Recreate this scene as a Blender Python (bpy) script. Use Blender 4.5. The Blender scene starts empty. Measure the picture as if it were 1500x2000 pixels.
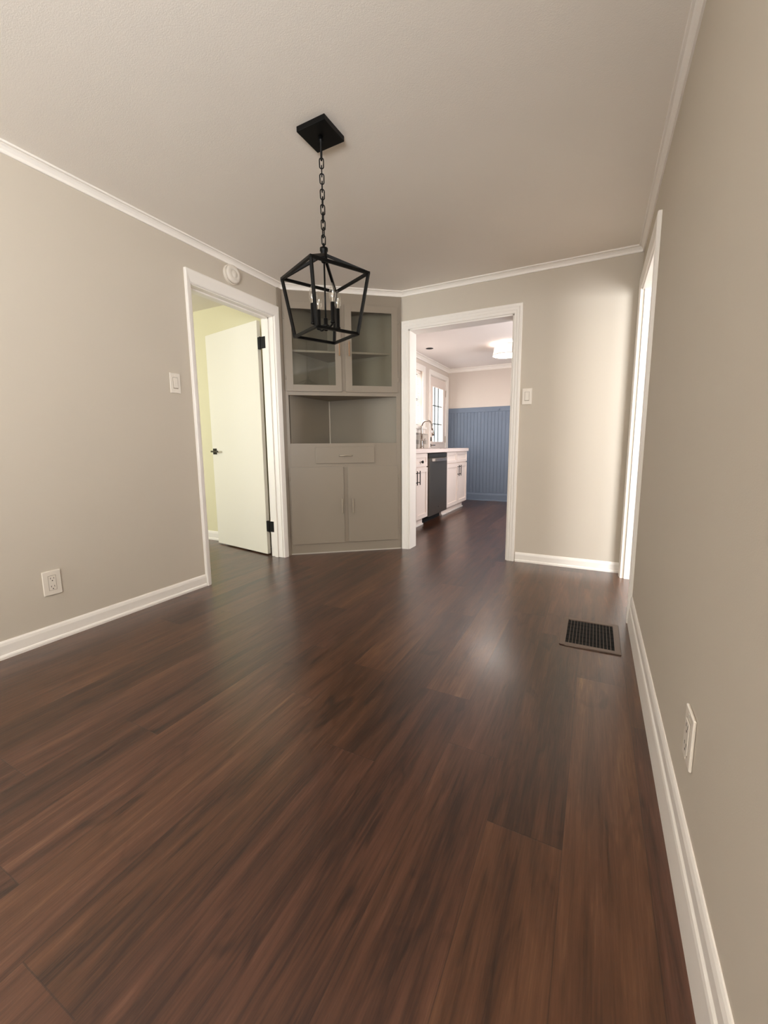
import bpy, bmesh, math, random
from mathutils import Vector, Matrix
random.seed(7)
PI = math.pi
C = bpy.context.scene.collection
SC = bpy.context.scene

# ------------------------------------------------------------------ camera
W, D, H = 2.7816, 3.7057, 2.44          # dining room: right wall x, back wall y, ceiling z
cd = bpy.data.cameras.new('camera'); cam = bpy.data.objects.new('camera', cd); C.objects.link(cam)
Rv = Vector((0.89080324, 0.45430234, -0.00888642))
Uv = Vector((-0.05562874, 0.12844572, 0.99015511))
Fv = Vector((-0.45097121, 0.88153904, -0.13969213))
cam.matrix_world = Matrix(((Rv.x, Uv.x, -Fv.x, 2.5515), (Rv.y, Uv.y, -Fv.y, 0.0), (Rv.z, Uv.z, -Fv.z, 1.021), (0, 0, 0, 1)))
cd.sensor_fit = 'HORIZONTAL'; cd.sensor_width = 36.0
cd.lens = 804.78 / 1500 * 36.0
cd.shift_y = -14.4 / 1500
cd.clip_start = 0.02
SC.camera = cam

# ------------------------------------------------------------------ light
world = bpy.data.worlds.new('world'); SC.world = world; world.use_nodes = True
bg = world.node_tree.nodes['Background']; bg.inputs[0].default_value = (0.93, 0.97, 1.0, 1); bg.inputs[1].default_value = 1.5

def area(name, loc, direction, sx, sy, power, color):
    l = bpy.data.lights.new(name, 'AREA'); l.shape = 'RECTANGLE'; l.size = sx; l.size_y = sy
    l.energy = power; l.color = color
    o = bpy.data.objects.new(name, l); C.objects.link(o); o.location = loc
    o.rotation_euler = Vector(direction).to_track_quat('-Z', 'Y').to_euler()
    return o
area('daylight_rear_window', (0.75, -3.06, 1.45), (0, 1, 0), 1.3, 1.3, 15, (0.95, 0.98, 1.0))
area('daylight_front_window', (W + 0.02, -1.75, 1.40), (-1, 0.25, 0.05), 1.9, 1.3, 3, (0.94, 0.98, 1.0))
area('ceiling_fill_front_window', (W + 0.02, -1.75, 1.30), (-1, 0.30, 3.2), 1.9, 1.0, 112, (0.96, 0.98, 1.0))  # added upward light standing in for ground bounce, brightens the ceiling
area('daylight_side_room', (4.0, 0.50, 1.45), (0, 1, 0), 1.1, 1.0, 70, (0.97, 0.98, 1.0))
area('daylight_side_room_east', (5.80, 1.75, 1.45), (-1, 0, 0), 1.3, 1.1, 24, (0.97, 0.98, 1.0))
area('daylight_bedroom', (-2.3, 0.00, 1.45), (0, 1, 0), 1.6, 1.3, 32, (0.97, 1.0, 0.93))
area('daylight_kitchen_window', (-0.20, 5.83, 1.77), (1, 0, 0), 0.86, 1.0, 16, (1.0, 0.96, 0.98))
area('daylight_kitchen_door', (-0.25, 7.12, 1.57), (1, 0, 0), 0.5, 0.9, 5, (1.0, 0.96, 0.97))
area('added_kitchen_east_fill', (2.95, 5.30, 1.55), (-1, 0, 0), 1.3, 1.1, 20, (1.0, 0.96, 0.98))  # added light on the unseen side, put in to brighten the cabinet fronts

SC.view_settings.view_transform = 'Standard'; SC.view_settings.look = 'None'
SC.view_settings.gamma = 1.0; SC.view_settings.use_curve_mapping = False
SC.view_settings.exposure = 1.06
SC.cycles.max_bounces = 10; SC.cycles.diffuse_bounces = 6; SC.cycles.glossy_bounces = 4
SC.cycles.transparent_max_bounces = 12; SC.cycles.sample_clamp_indirect = 6.0
SC.cycles.caustics_reflective = False; SC.cycles.caustics_refractive = False

# ------------------------------------------------------------------ materials
def s2l(c): return c / 12.92 if c <= 0.04045 else ((c + 0.055) / 1.055) ** 2.4
def rgb(h):
    h = h.lstrip('#'); return tuple(s2l(int(h[i:i + 2], 16) / 255) for i in (0, 2, 4)) + (1,)

def mat(name, col, rough=0.5, metal=0.0, bump=0.0, bscale=200.0, spec=0.5, mottled=0.0, emit=None, estr=0.0, trans=0.0, ior=1.45):
    m = bpy.data.materials.new(name); m.use_nodes = True
    nt = m.node_tree; b = nt.nodes['Principled BSDF']
    c = rgb(col) if isinstance(col, str) else col
    b.inputs['Base Color'].default_value = c
    b.inputs['Roughness'].default_value = rough; b.inputs['Metallic'].default_value = metal
    b.inputs['Specular IOR Level'].default_value = spec
    if trans: b.inputs['Transmission Weight'].default_value = trans; b.inputs['IOR'].default_value = ior
    if emit: b.inputs['Emission Color'].default_value = rgb(emit); b.inputs['Emission Strength'].default_value = estr
    tc = nt.nodes.new('ShaderNodeTexCoord')
    if bump:
        n = nt.nodes.new('ShaderNodeTexNoise'); n.inputs['Scale'].default_value = bscale; n.inputs['Detail'].default_value = 3
        nt.links.new(tc.outputs['Object'], n.inputs['Vector'])
        bp = nt.nodes.new('ShaderNodeBump'); bp.inputs['Strength'].default_value = bump; bp.inputs['Distance'].default_value = 0.002
        nt.links.new(n.outputs['Fac'], bp.inputs['Height']); nt.links.new(bp.outputs['Normal'], b.inputs['Normal'])
    if mottled:
        n = nt.nodes.new('ShaderNodeTexNoise'); n.inputs['Scale'].default_value = 3.0; n.inputs['Detail'].default_value = 4
        nt.links.new(tc.outputs['Object'], n.inputs['Vector'])
        mx = nt.nodes.new('ShaderNodeMix'); mx.data_type = 'RGBA'
        mx.inputs['A'].default_value = tuple(x * (1 - mottled) for x in c[:3]) + (1,)
        mx.inputs['B'].default_value = tuple(min(1, x * (1 + mottled)) for x in c[:3]) + (1,)
        nt.links.new(n.outputs['Fac'], mx.inputs['Factor']); nt.links.new(mx.outputs['Result'], b.inputs['Base Color'])
    return m

M = {}
M['wall'] = mat('greige_wall_paint', '#CAC1B3', 0.75, bump=0.12, bscale=350, spec=0.35, mottled=0.012)
M['ceiling'] = mat('flat_ceiling_paint', '#EFE9E0', 0.9, bump=0.35, bscale=260, spec=0.2, mottled=0.015)
M['popcorn'] = mat('popcorn_ceiling', '#D8D3BE', 0.95, bump=1.0, bscale=60, spec=0.1)
M['bedroom_wall'] = mat('bedroom_wall_paint', '#E2DCBC', 0.8, bump=0.1, bscale=350, spec=0.3)
M['kitchen_wall'] = mat('kitchen_wall_paint', '#D6CCC2', 0.75, bump=0.1, bscale=350, spec=0.3)
M['kitchen_ceiling'] = mat('kitchen_ceiling_paint', '#E8E2DE', 0.85, bump=0.2, bscale=260, spec=0.2)
M['trim'] = mat('white_trim_paint', '#F3EEE7', 0.38, bump=0.06, bscale=40, mottled=0.01)
M['door'] = mat('white_door_paint', '#F0ECE0', 0.45, bump=0.05, bscale=60)
M['cabinet'] = mat('taupe_cabinet_paint', '#958A7C', 0.38, bump=0.08, bscale=45, mottled=0.01)
M['cabinet_shaded'] = mat('taupe_cabinet_paint_shaded', '#8B8274', 0.5, bump=0.08, bscale=45, mottled=0.02)  # same taupe paint, interior shadow darkened into the colour
M['black'] = mat('matte_black_metal', '#0B0B0B', 0.42, 0.6, bump=0.05, bscale=300)
M['lever'] = mat('black_lever_with_sheen', '#4A4743', 0.3, 0.7)  # black lever, its light reflection mixed into the colour as grey
M['plastic'] = mat('white_plastic', '#E4DCD0', 0.35)
M['slot'] = mat('dark_slot', '#1A1512', 0.7)
M['brass'] = mat('satin_brass', '#B9977A', 0.3, 0.9, bump=0.04, bscale=300)
M['nickel'] = mat('warm_nickel', '#C9BFAE', 0.28, 0.9)
M['chrome'] = mat('brushed_chrome', '#A59B93', 0.12, 1.0)
M['steel'] = mat('dark_stainless', '#6E6861', 0.34, 0.75, bump=0.03, bscale=400)
M['steel_light'] = mat('bright_stainless', '#C2B9B2', 0.25, 0.9)
M['white_cab'] = mat('white_kitchen_cabinet', '#E9DCD3', 0.4, bump=0.03, bscale=60)
M['counter'] = mat('white_marbled_countertop', '#EBDDD6', 0.25, mottled=0.05)
M['blue'] = mat('slate_blue_paint', '#6D7A8C', 0.5, bump=0.08, bscale=80, mottled=0.02)
M['darkvoid'] = mat('black_shade_and_toe', '#050404', 0.9)  # shade of duct and recess put into colour; also the black toe panel
M['vent'] = mat('taupe_metal_register', '#6A5A50', 0.45, 0.3)
M['blind'] = mat('white_blind_slat', '#F4F0EC', 0.6)
M['frost'] = mat('bulb_base_metal', '#B9AFA0', 0.3, 0.9)
M['tile'] = None
M['grass'] = mat('lawn_green', '#6F7F52', 0.9, bump=1.0, bscale=30, mottled=0.2)

def blind_mat():
    m = mat('translucent_blind_vinyl', '#F4F0EC', 0.6); nt = m.node_tree
    tl = nt.nodes.new('ShaderNodeBsdfTranslucent'); tl.inputs[0].default_value = rgb('#FBF7F4')
    mx = nt.nodes.new('ShaderNodeMixShader'); mx.inputs[0].default_value = 0.55
    out = nt.nodes['Material Output']; nt.links.new(nt.nodes['Principled BSDF'].outputs[0], mx.inputs[1]); nt.links.new(tl.outputs[0], mx.inputs[2]); nt.links.new(mx.outputs[0], out.inputs[0])
    return m
M['blind'] = blind_mat()
def glass(name, tint=(1, 1, 1, 1), rough=0.02, ior=1.45, pwr=4.0):
    m = bpy.data.materials.new(name); m.use_nodes = True; nt = m.node_tree; nt.nodes.clear()
    out = nt.nodes.new('ShaderNodeOutputMaterial'); tr = nt.nodes.new('ShaderNodeBsdfTransparent'); gl = nt.nodes.new('ShaderNodeBsdfGlossy')
    mx = nt.nodes.new('ShaderNodeMixShader'); lw = nt.nodes.new('ShaderNodeLayerWeight'); lw.inputs['Blend'].default_value = 0.5
    pw = nt.nodes.new('ShaderNodeMath'); pw.operation = 'POWER'; pw.inputs[1].default_value = pwr; fr = nt.nodes.new('ShaderNodeMapRange')
    fr.inputs['To Min'].default_value = ((ior - 1) / (ior + 1)) ** 2; fr.inputs['To Max'].default_value = 0.75
    nt.links.new(lw.outputs['Facing'], pw.inputs[0]); nt.links.new(pw.outputs[0], fr.inputs['Value'])
    tr.inputs[0].default_value = tint; gl.inputs['Roughness'].default_value = rough
    nt.links.new(fr.outputs[0], mx.inputs[0]); nt.links.new(tr.outputs[0], mx.inputs[1]); nt.links.new(gl.outputs[0], mx.inputs[2])
    nt.links.new(mx.outputs[0], out.inputs[0]); return m
M['glass'] = glass('clear_cabinet_glass', (0.96, 0.97, 0.95, 1))
M['winglass'] = glass('window_glass', (0.97, 0.98, 0.98, 1))
M['bulb'] = glass('clear_bulb_glass', (0.97, 0.96, 0.93, 1), 0.04, 2.1, 2.2)
M['filament'] = mat('bulb_inner_glass', '#F0E6D6', 0.15, spec=1.0)

def shade_mat():
    m = mat('lamp_shade_fabric', '#EDE3D8', 0.8, emit='#FFF0E6', estr=0.25); return m
M['shade'] = shade_mat()
M['diffuser'] = mat('lamp_diffuser', '#FFF8F2', 0.5, emit='#FFF3EA', estr=16.0)

def floor_mat():
    m = bpy.data.materials.new('dark_vinyl_plank'); m.use_nodes = True; nt = m.node_tree; N = nt.nodes; L = nt.links
    b = N['Principled BSDF']
    tc = N.new('ShaderNodeTexCoord'); sp = N.new('ShaderNodeSeparateXYZ'); L.new(tc.outputs['Object'], sp.inputs[0])
    def mth(op, a, bb=None, c=None):
        n = N.new('ShaderNodeMath'); n.operation = op
        for i, v in enumerate((a, bb, c)):
            if v is None: continue
            if isinstance(v, (int, float)): n.inputs[i].default_value = v
            else: L.new(v, n.inputs[i])
        return n.outputs[0]
    PW, PL = 0.19, 1.28
    xs = mth('DIVIDE', mth('SUBTRACT', sp.outputs['X'], 2.151 - 20 * PW), PW)
    row = mth('FLOOR', xs); fx = mth('FRACT', xs)
    w1 = N.new('ShaderNodeTexWhiteNoise'); w1.noise_dimensions = '1D'; L.new(row, w1.inputs['W'])
    ys = mth('ADD', mth('DIVIDE', sp.outputs['Y'], PL), mth('MULTIPLY', w1.outputs['Value'], 7.0))
    col = mth('FLOOR', ys); fy = mth('FRACT', ys)
    cv = N.new('ShaderNodeCombineXYZ'); L.new(row, cv.inputs[0]); L.new(col, cv.inputs[1])
    w2 = N.new('ShaderNodeTexWhiteNoise'); w2.noise_dimensions = '2D'; L.new(cv.outputs[0], w2.inputs['Vector'])
    pr = w2.outputs['Value']
    ws = N.new('ShaderNodeSeparateColor'); L.new(w2.outputs['Color'], ws.inputs[0])
    # coordinates shifted per plank
    def coords(kx, ky):
        c = N.new('ShaderNodeCombineXYZ')
        L.new(mth('MULTIPLY', sp.outputs['X'], kx), c.inputs[0])
        L.new(mth('ADD', mth('MULTIPLY', sp.outputs['Y'], ky), mth('MULTIPLY', ws.outputs[1], 9.0)), c.inputs[1])
        L.new(mth('MULTIPLY', pr, 13.0), c.inputs[2]); return c.outputs[0]
    def noise(vec, scale, det, dist=0.0, rough=0.55):
        n = N.new('ShaderNodeTexNoise'); n.inputs['Scale'].default_value = scale; n.inputs['Detail'].default_value = det
        n.inputs['Distortion'].default_value = dist; n.inputs['Roughness'].default_value = rough
        L.new(vec, n.inputs['Vector']); return n.outputs['Fac']
    broad = noise(coords(17, 1.5), 1.0, 3, 0.7)        # tonal bands along the plank
    streak = noise(coords(64, 3.6), 1.0, 6, 1.0, 0.68)     # streaks
    fine = noise(coords(260, 9), 1.0, 3, 0.3, 0.6)        # pores
    knot = noise(coords(14, 4.5), 1.0, 2, 1.0)
    v = mth('ADD', mth('MULTIPLY', broad, 0.62), mth('MULTIPLY', streak, 0.46))
    v = mth('ADD', v, mth('MULTIPLY', mth('SUBTRACT', pr, 0.5), 0.14))
    v = mth('ADD', v, mth('MULTIPLY', mth('SUBTRACT', fine, 0.5), 0.24))
    kn = N.new('ShaderNodeMapRange'); kn.inputs['From Min'].default_value = 0.22; kn.inputs['From Max'].default_value = 0.40
    kn.inputs['To Min'].default_value = -0.17; kn.inputs['To Max'].default_value = 0.0; L.new(knot, kn.inputs['Value'])
    v = mth('ADD', v, kn.outputs[0])
    cr = N.new('ShaderNodeValToRGB'); L.new(v, cr.inputs[0]); e = cr.color_ramp.elements
    e[0].position = 0.26; e[0].color = rgb('#1D0F09'); e[1].position = 0.86; e[1].color = rgb('#84654C')
    for p, h in ((0.40, '#301B12'), (0.52, '#442A1D'), (0.64, '#543628'), (0.76, '#654735')):
        x = e.new(p); x.color = rgb(h)
    # olive/yellow planks and reddish planks
    mx = N.new('ShaderNodeMix'); mx.data_type = 'RGBA'; mx.blend_type = 'MULTIPLY'; mx.inputs['Factor'].default_value = 1.0
    cr2 = N.new('ShaderNodeValToRGB'); tb = noise(coords(7, 0.7), 1.0, 2)
    L.new(mth('ADD', mth('MULTIPLY', ws.outputs[2], 0.45), mth('MULTIPLY', tb, 0.6)), cr2.inputs[0]); e2 = cr2.color_ramp.elements
    e2[0].position = 0.3; e2[0].color = (1.04, 0.965, 0.94, 1); e2[1].position = 0.70; e2[1].color = (1.08, 1.03, 0.80, 1)
    L.new(cr.outputs[0], mx.inputs['A']); L.new(cr2.outputs[0], mx.inputs['B'])
    # seams
    def edge(f, w):
        a = mth('LESS_THAN', f, w); c = mth('GREATER_THAN', f, 1 - w); return mth('MAXIMUM', a, c)
    seam = mth('MAXIMUM', edge(fx, 0.006), edge(fy, 0.0011))
    dk = N.new('ShaderNodeMix'); dk.data_type = 'RGBA'; L.new(mth('MULTIPLY', seam, 0.5), dk.inputs['Factor'])
    L.new(mx.outputs['Result'], dk.inputs['A']); dk.inputs['B'].default_value = rgb('#20130E')
    L.new(dk.outputs['Result'], b.inputs['Base Color'])
    rr = N.new('ShaderNodeMapRange'); rr.inputs['To Min'].default_value = 0.24; rr.inputs['To Max'].default_value = 0.38
    L.new(streak, rr.inputs['Value']); L.new(rr.outputs[0], b.inputs['Roughness'])
    h = mth('SUBTRACT', mth('ADD', mth('MULTIPLY', streak, 0.6), mth('MULTIPLY', fine, 0.5)), mth('MULTIPLY', seam, 1.0))
    bp = N.new('ShaderNodeBump'); bp.inputs['Strength'].default_value = 0.6; bp.inputs['Distance'].default_value = 0.0014
    L.new(h, bp.inputs['Height']); L.new(bp.outputs['Normal'], b.inputs['Normal'])
    b.inputs['Specular IOR Level'].default_value = 0.58
    b.inputs['Coat Weight'].default_value = 0.3; b.inputs['Coat Roughness'].default_value = 0.17
    L.new(bp.outputs['Normal'], b.inputs['Coat Normal'])
    return m
M['floor'] = floor_mat()

def tile_mat():
    m = bpy.data.materials.new('grey_mosaic_tile'); m.use_nodes = True; nt = m.node_tree
    b = nt.nodes['Principled BSDF']; tc = nt.nodes.new('ShaderNodeTexCoord'); mp = nt.nodes.new('ShaderNodeMapping')
    mp.inputs['Rotation'].default_value = (PI / 2, 0, PI / 2)
    br = nt.nodes.new('ShaderNodeTexBrick'); br.inputs['Scale'].default_value = 1.0
    br.inputs['Brick Width'].default_value = 0.15; br.inputs['Row Height'].default_value = 0.075; br.inputs['Mortar Size'].default_value = 0.004
    br.inputs['Color1'].default_value = rgb('#8F8A80'); br.inputs['Color2'].default_value = rgb('#D5CCC0'); br.inputs['Mortar'].default_value = rgb('#C9BFB4')
    cx = nt.nodes.new('ShaderNodeSeparateXYZ'); cc = nt.nodes.new('ShaderNodeCombineXYZ')
    nt.links.new(tc.outputs['Object'], cx.inputs[0]); nt.links.new(cx.outputs['Y'], cc.inputs[0]); nt.links.new(cx.outputs['Z'], cc.inputs[1])
    nt.links.new(cc.outputs[0], br.inputs['Vector']); nt.links.new(br.outputs['Color'], b.inputs['Base Color'])
    b.inputs['Roughness'].default_value = 0.25; return m
M['tile'] = tile_mat()

# ------------------------------------------------------------------ mesh helpers
def obj(name, bm, m, parent=None, smooth=False, bevel=0.0, seg=2, mats=None):
    bmesh.ops.remove_doubles(bm, verts=bm.verts, dist=1e-6)
    bmesh.ops.recalc_face_normals(bm, faces=bm.faces)
    me = bpy.data.meshes.new(name); bm.to_mesh(me); bm.free()
    for mm in (mats or [m]): me.materials.append(mm)
    o = bpy.data.objects.new(name, me); C.objects.link(o)
    if parent is not None: o.parent = parent
    if smooth:
        for p in me.polygons: p.use_smooth = True
    if bevel:
        md = o.modifiers.new('bevel', 'BEVEL'); md.width = bevel; md.segments = seg; md.limit_method = 'ANGLE'; md.angle_limit = math.radians(40)
        md.harden_normals = False
    return o
def thing(name, label, cat, loc=(0, 0, 0), rz=0.0, group=None):
    o = bpy.data.objects.new(name, None); C.objects.link(o); o.location = loc; o.rotation_euler = (0, 0, rz)
    o['label'] = label; o['category'] = cat
    if group: o['group'] = group
    return o
def tag(o, label, cat, group=None):
    o['label'] = label; o['category'] = cat
    if group: o['group'] = group
    return o
def struct(name, bm=None, m=None, label=None, cat=None, **k):
    if bm is None:
        o = bpy.data.objects.new(name, None); C.objects.link(o)
    else: o = obj(name, bm, m, **k)
    o['kind'] = 'structure'
    if label: o['label'] = label
    if cat: o['category'] = cat
    return o
def box(bm, x0, x1, y0, y1, z0, z1, mi=0):
    vs = [bm.verts.new((x, y, z)) for z in (z0, z1) for y in (y0, y1) for x in (x0, x1)]
    for f in ((0, 2, 3, 1), (4, 5, 7, 6), (0, 1, 5, 4), (2, 6, 7, 3), (0, 4, 6, 2), (1, 3, 7, 5)):
        bm.faces.new([vs[i] for i in f]).material_index = mi
    return bm
def Bx(*a): return box(bmesh.new(), *a)
def prism(bm, pts, z0, z1):
    a = [bm.verts.new((x, y, z0)) for x, y in pts]; b = [bm.verts.new((x, y, z1)) for x, y in pts]; n = len(pts)
    bm.faces.new(a[::-1]); bm.faces.new(b)
    for i in range(n): bm.faces.new((a[i], a[(i + 1) % n], b[(i + 1) % n], b[i]))
    return bm
def tube(bm, pts, r, n=10, closed=False, r2=None):
    pts = [Vector(p) for p in pts]; k = len(pts); rings = []; up = None
    for i, p in enumerate(pts):
        if closed: t = (pts[(i + 1) % k] - pts[i - 1]).normalized()
        else: t = (pts[min(i + 1, k - 1)] - pts[max(i - 1, 0)]).normalized()
        if up is None:
            up = Vector((0, 0, 1)) if abs(t.z) < 0.9 else Vector((1, 0, 0))
        u = (up - t * up.dot(t)).normalized(); v = t.cross(u); up = u
        rr = r if r2 is None else r + (r2 - r) * i / (k - 1)
        rings.append([bm.verts.new(p + (u * math.cos(2 * PI * j / n) + v * math.sin(2 * PI * j / n)) * rr) for j in range(n)])
    for i in range(k if closed else k - 1):
        a, b = rings[i], rings[(i + 1) % k]
        for j in range(n): bm.faces.new((a[j], a[(j + 1) % n], b[(j + 1) % n], b[j]))
    if not closed: bm.faces.new(rings[0][::-1]); bm.faces.new(rings[-1])
    return bm
def bar(bm, a, b, s, roll=0.0):
    """square bar from a to b, side s"""
    a, b = Vector(a), Vector(b); t = (b - a).normalized()
    up = Vector((0, 0, 1)) if abs(t.z) < 0.95 else Vector((math.cos(roll), math.sin(roll), 0))
    u = (up - t * up.dot(t)).normalized(); v = t.cross(u); h = s / 2
    r = [[bm.verts.new(p + u * i * h + v * j * h) for i, j in ((1, 1), (-1, 1), (-1, -1), (1, -1))] for p in (a, b)]
    for j in range(4): bm.faces.new((r[0][j], r[0][(j + 1) % 4], r[1][(j + 1) % 4], r[1][j]))
    bm.faces.new(r[0][::-1]); bm.faces.new(r[1]); return bm
def lathe(bm, prof, cx=0, cy=0, cz=0, n=24, axis='z', cap=True):
    rings = []
    def P(r, h, a):
        if axis == 'z': return (cx + r * math.cos(a), cy + r * math.sin(a), cz + h)
        if axis == 'x': return (cx + h, cy + r * math.cos(a), cz + r * math.sin(a))
        return (cx + r * math.cos(a), cy + h, cz + r * math.sin(a))
    for r, h in prof:
        rings.append([bm.verts.new(P(max(r, 1e-5), h, 2 * PI * j / n)) for j in range(n)])
    for a, b in zip(rings, rings[1:]):
        for j in range(n): bm.faces.new((a[j], a[(j + 1) % n], b[(j + 1) % n], b[j]))
    if cap: bm.faces.new(rings[0][::-1]); bm.faces.new(rings[-1])
    return bm
def sweep(bm, path, prof, side=1):
    """profile (inward offset u, height z) along a 2-D path with mitred corners; ends capped"""
    n = len(path); P = [Vector(p) for p in path]; rows = []
    for i in range(n):
        ds = []
        if i > 0: ds.append((P[i] - P[i - 1]).normalized())
        if i < n - 1: ds.append((P[i + 1] - P[i]).normalized())
        ns = [Vector((-d.y, d.x)) * side for d in ds]
        if len(ns) == 2: m = (ns[0] + ns[1]).normalized(); m = m / max(0.2, m.dot(ns[0]))
        else: m = ns[0]
        rows.append([bm.verts.new((P[i].x + m.x * u, P[i].y + m.y * u, z)) for u, z in prof])
    k = len(prof)
    for a, b in zip(rows, rows[1:]):
        for j in range(k): bm.faces.new((a[j], a[(j + 1) % k], b[(j + 1) % k], b[j]))
    bm.faces.new(rows[0][::-1]); bm.faces.new(rows[-1]); return bm
def casing(bm, a, b, h, prof, place, wa=None, wb=None, wh=None, z0=0.0):
    """three-sided casing round an opening a..b, height h. prof: (u 0..1 across, t out). place(s,z,t)->xyz"""
    path = [(a, z0, -1, 0), (a, h, -1, 1), (b, h, 1, 1), (b, z0, 1, 0)]
    rows = []
    for s, z, du, dz in path:
        w = wa if du < 0 else wb
        rows.append([bm.verts.new(place(s + du * u * w, z + dz * u * wh, t)) for u, t in prof])
    k = len(prof)
    for r, q in zip(rows, rows[1:]):
        for j in range(k): bm.faces.new((r[j], r[(j + 1) % k], q[(j + 1) % k], q[j]))
    bm.faces.new(rows[0][::-1]); bm.faces.new(rows[-1]); return bm
CAS = [(0, 0), (0, .011), (.06, .014), (.30, .014), (.36, .017), (.62, .017), (.70, .020), (.95, .020), (1.0, .016), (1.0, 0)]
ROUND = [(0, 0), (0, .010), (.10, .016), (.5, .019), (.9, .020), (1.0, .017), (1.0, 0)]

# ------------------------------------------------------------------ shell
T = 0.13
struct('floor', Bx(-3.9, 6.0, -3.2, 8.0, -0.1, 0), M['floor'])
struct('ceiling', Bx(-1.6, W + T, -3.2, D + 0.15, H, H + 0.1), M['ceiling'])
struct('ceiling_kitchen', Bx(-T, 3.1, D + 0.15, 8.0, H, H + 0.1), M['kitchen_ceiling'])
bm = Bx(-3.9, -1.6, -0.1, 3.4, H, H + 0.1); struct('ceiling_bedroom', bm, M['popcorn'])
struct('ceiling_side_room', Bx(W + T, 6.0, 0.3, D + 0.15, H, H + 0.1), M['ceiling'])

LY0, LY1, LZ = 2.082, 2.918, 2.150      # left doorway opening
bm = bmesh.new()
box(bm, -T, 0, -0.1, LY0, 0, H); box(bm, -T, 0, LY0, LY1, LZ, H); box(bm, -T, 0, LY1, D + 0.15, 0, H)
# the bedroom side of this wall is a separate skin of its own colour
struct('wall_left', bm, M['wall'])
KX0, KX1, KZ = 0.932, 1.888, 2.100      # kitchen doorway
bm = bmesh.new()
box(bm, 0, KX0, D, D + 0.15, 0, H); box(bm, KX0, KX1, D, D + 0.15, KZ, H); box(bm, KX1, 6.0, D, D + 0.15, 0, H)
struct('wall_back', bm, M['wall'])
RY0, RY1, RZ = 2.705, 3.560, 2.105      # right doorway
bm = bmesh.new()
box(bm, W, W + T, -3.2, -2.75, 0, H); box(bm, W, W + T, -2.75, -.75, 0, .70); box(bm, W, W + T, -2.75, -.75, 2.12, H); box(bm, W, W + T, -.75, RY0, 0, H); box(bm, W, W + T, RY0, RY1, RZ, H); box(bm, W, W + T, RY1, D, 0, H)
struct('wall_right', bm, M['wall'])
# rear part of the main room (behind the camera), with the window daylight comes through
bm = bmesh.new()
box(bm, -1.6, 0.0, -3.2, -3.08, 0, H); box(bm, 0.0, 1.5, -3.2, -3.08, 0, .75); box(bm, 0.0, 1.5, -3.2, -3.08, 2.15, H); box(bm, 1.5, W, -3.2, -3.08, 0, H)
struct('wall_rear', bm, M['wall'])
struct('wall_rear_left', box(Bx(-1.6, -1.48, -3.08, -0.1, 0, H), -1.48, -T, -0.1, 0.0, 0, H), M['wall'])
# bedroom
struct('wall_bedroom_far', Bx(-3.9, -T, 3.17, 3.30, 0, H), M['bedroom_wall'])
struct('wall_bedroom_left', Bx(-3.9, -3.8, 0.0, 3.17, 0, H), M['bedroom_wall'])
bm = bmesh.new()
box(bm, -3.8, -3.1, -.1, 0, 0, H); box(bm, -3.1, -1.5, -.1, 0, 0, .8); box(bm, -3.1, -1.5, -.1, 0, 2.1, H)
struct('wall_bedroom_near', bm, M['bedroom_wall'])
# side room to the right
bm = bmesh.new()
box(bm, W + T, 3.45, .40, .52, 0, H); box(bm, 3.45, 4.55, .40, .52, 0, .95); box(bm, 3.45, 4.55, .40, .52, 1.95, H); box(bm, 4.55, 6.0, .40, .52, 0, H)
struct('wall_side_near', bm, M['wall'])
bm = bmesh.new()
box(bm, 5.82, 6.0, .52, 1.1, 0, H); box(bm, 5.82, 6.0, 1.1, 2.4, 0, .9); box(bm, 5.82, 6.0, 1.1, 2.4, 2.0, H); box(bm, 5.82, 6.0, 2.4, D, 0, H)
struct('wall_side_right', bm, M['wall'])
# kitchen
KY = D + 0.15; KF = 7.70
WY0, WY1, WZ0, WZ1 = 5.30, 6.37, 1.325, 2.205
EY0, EY1, EZ = 6.735, 7.565, 2.215
bm = bmesh.new()
box(bm, -T, 0, KY, WY0, 0, H); box(bm, -T, 0, WY0, WY1, 0, WZ0); box(bm, -T, 0, WY0, WY1, WZ1, H)
box(bm, -T, 0, WY1, EY0, 0, H); box(bm, -T, 0, EY0, EY1, EZ, H); box(bm, -T, 0, EY1, KF, 0, H)
struct('wall_kitchen_left', bm, M['kitchen_wall'])
struct('wall_kitchen_far', Bx(-T, 3.1, KF, KF + .13, 0, H), M['kitchen_wall'])
bm = bmesh.new()
box(bm, 2.93, 3.1, KY, 4.65, 0, H); box(bm, 2.93, 3.1, 4.65, 5.95, 0, 1.0); box(bm, 2.93, 3.1, 4.65, 5.95, 2.1, H); box(bm, 2.93, 3.1, 5.95, KF, 0, H)
struct('wall_kitchen_right', bm, M['kitchen_wall'])
# ground seen through the kitchen door glass
o = obj('lawn', Bx(-14, -T - 0.02, 3.45, 20, -0.35, -0.25), M['grass']); o['kind'] = 'structure'

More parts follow.
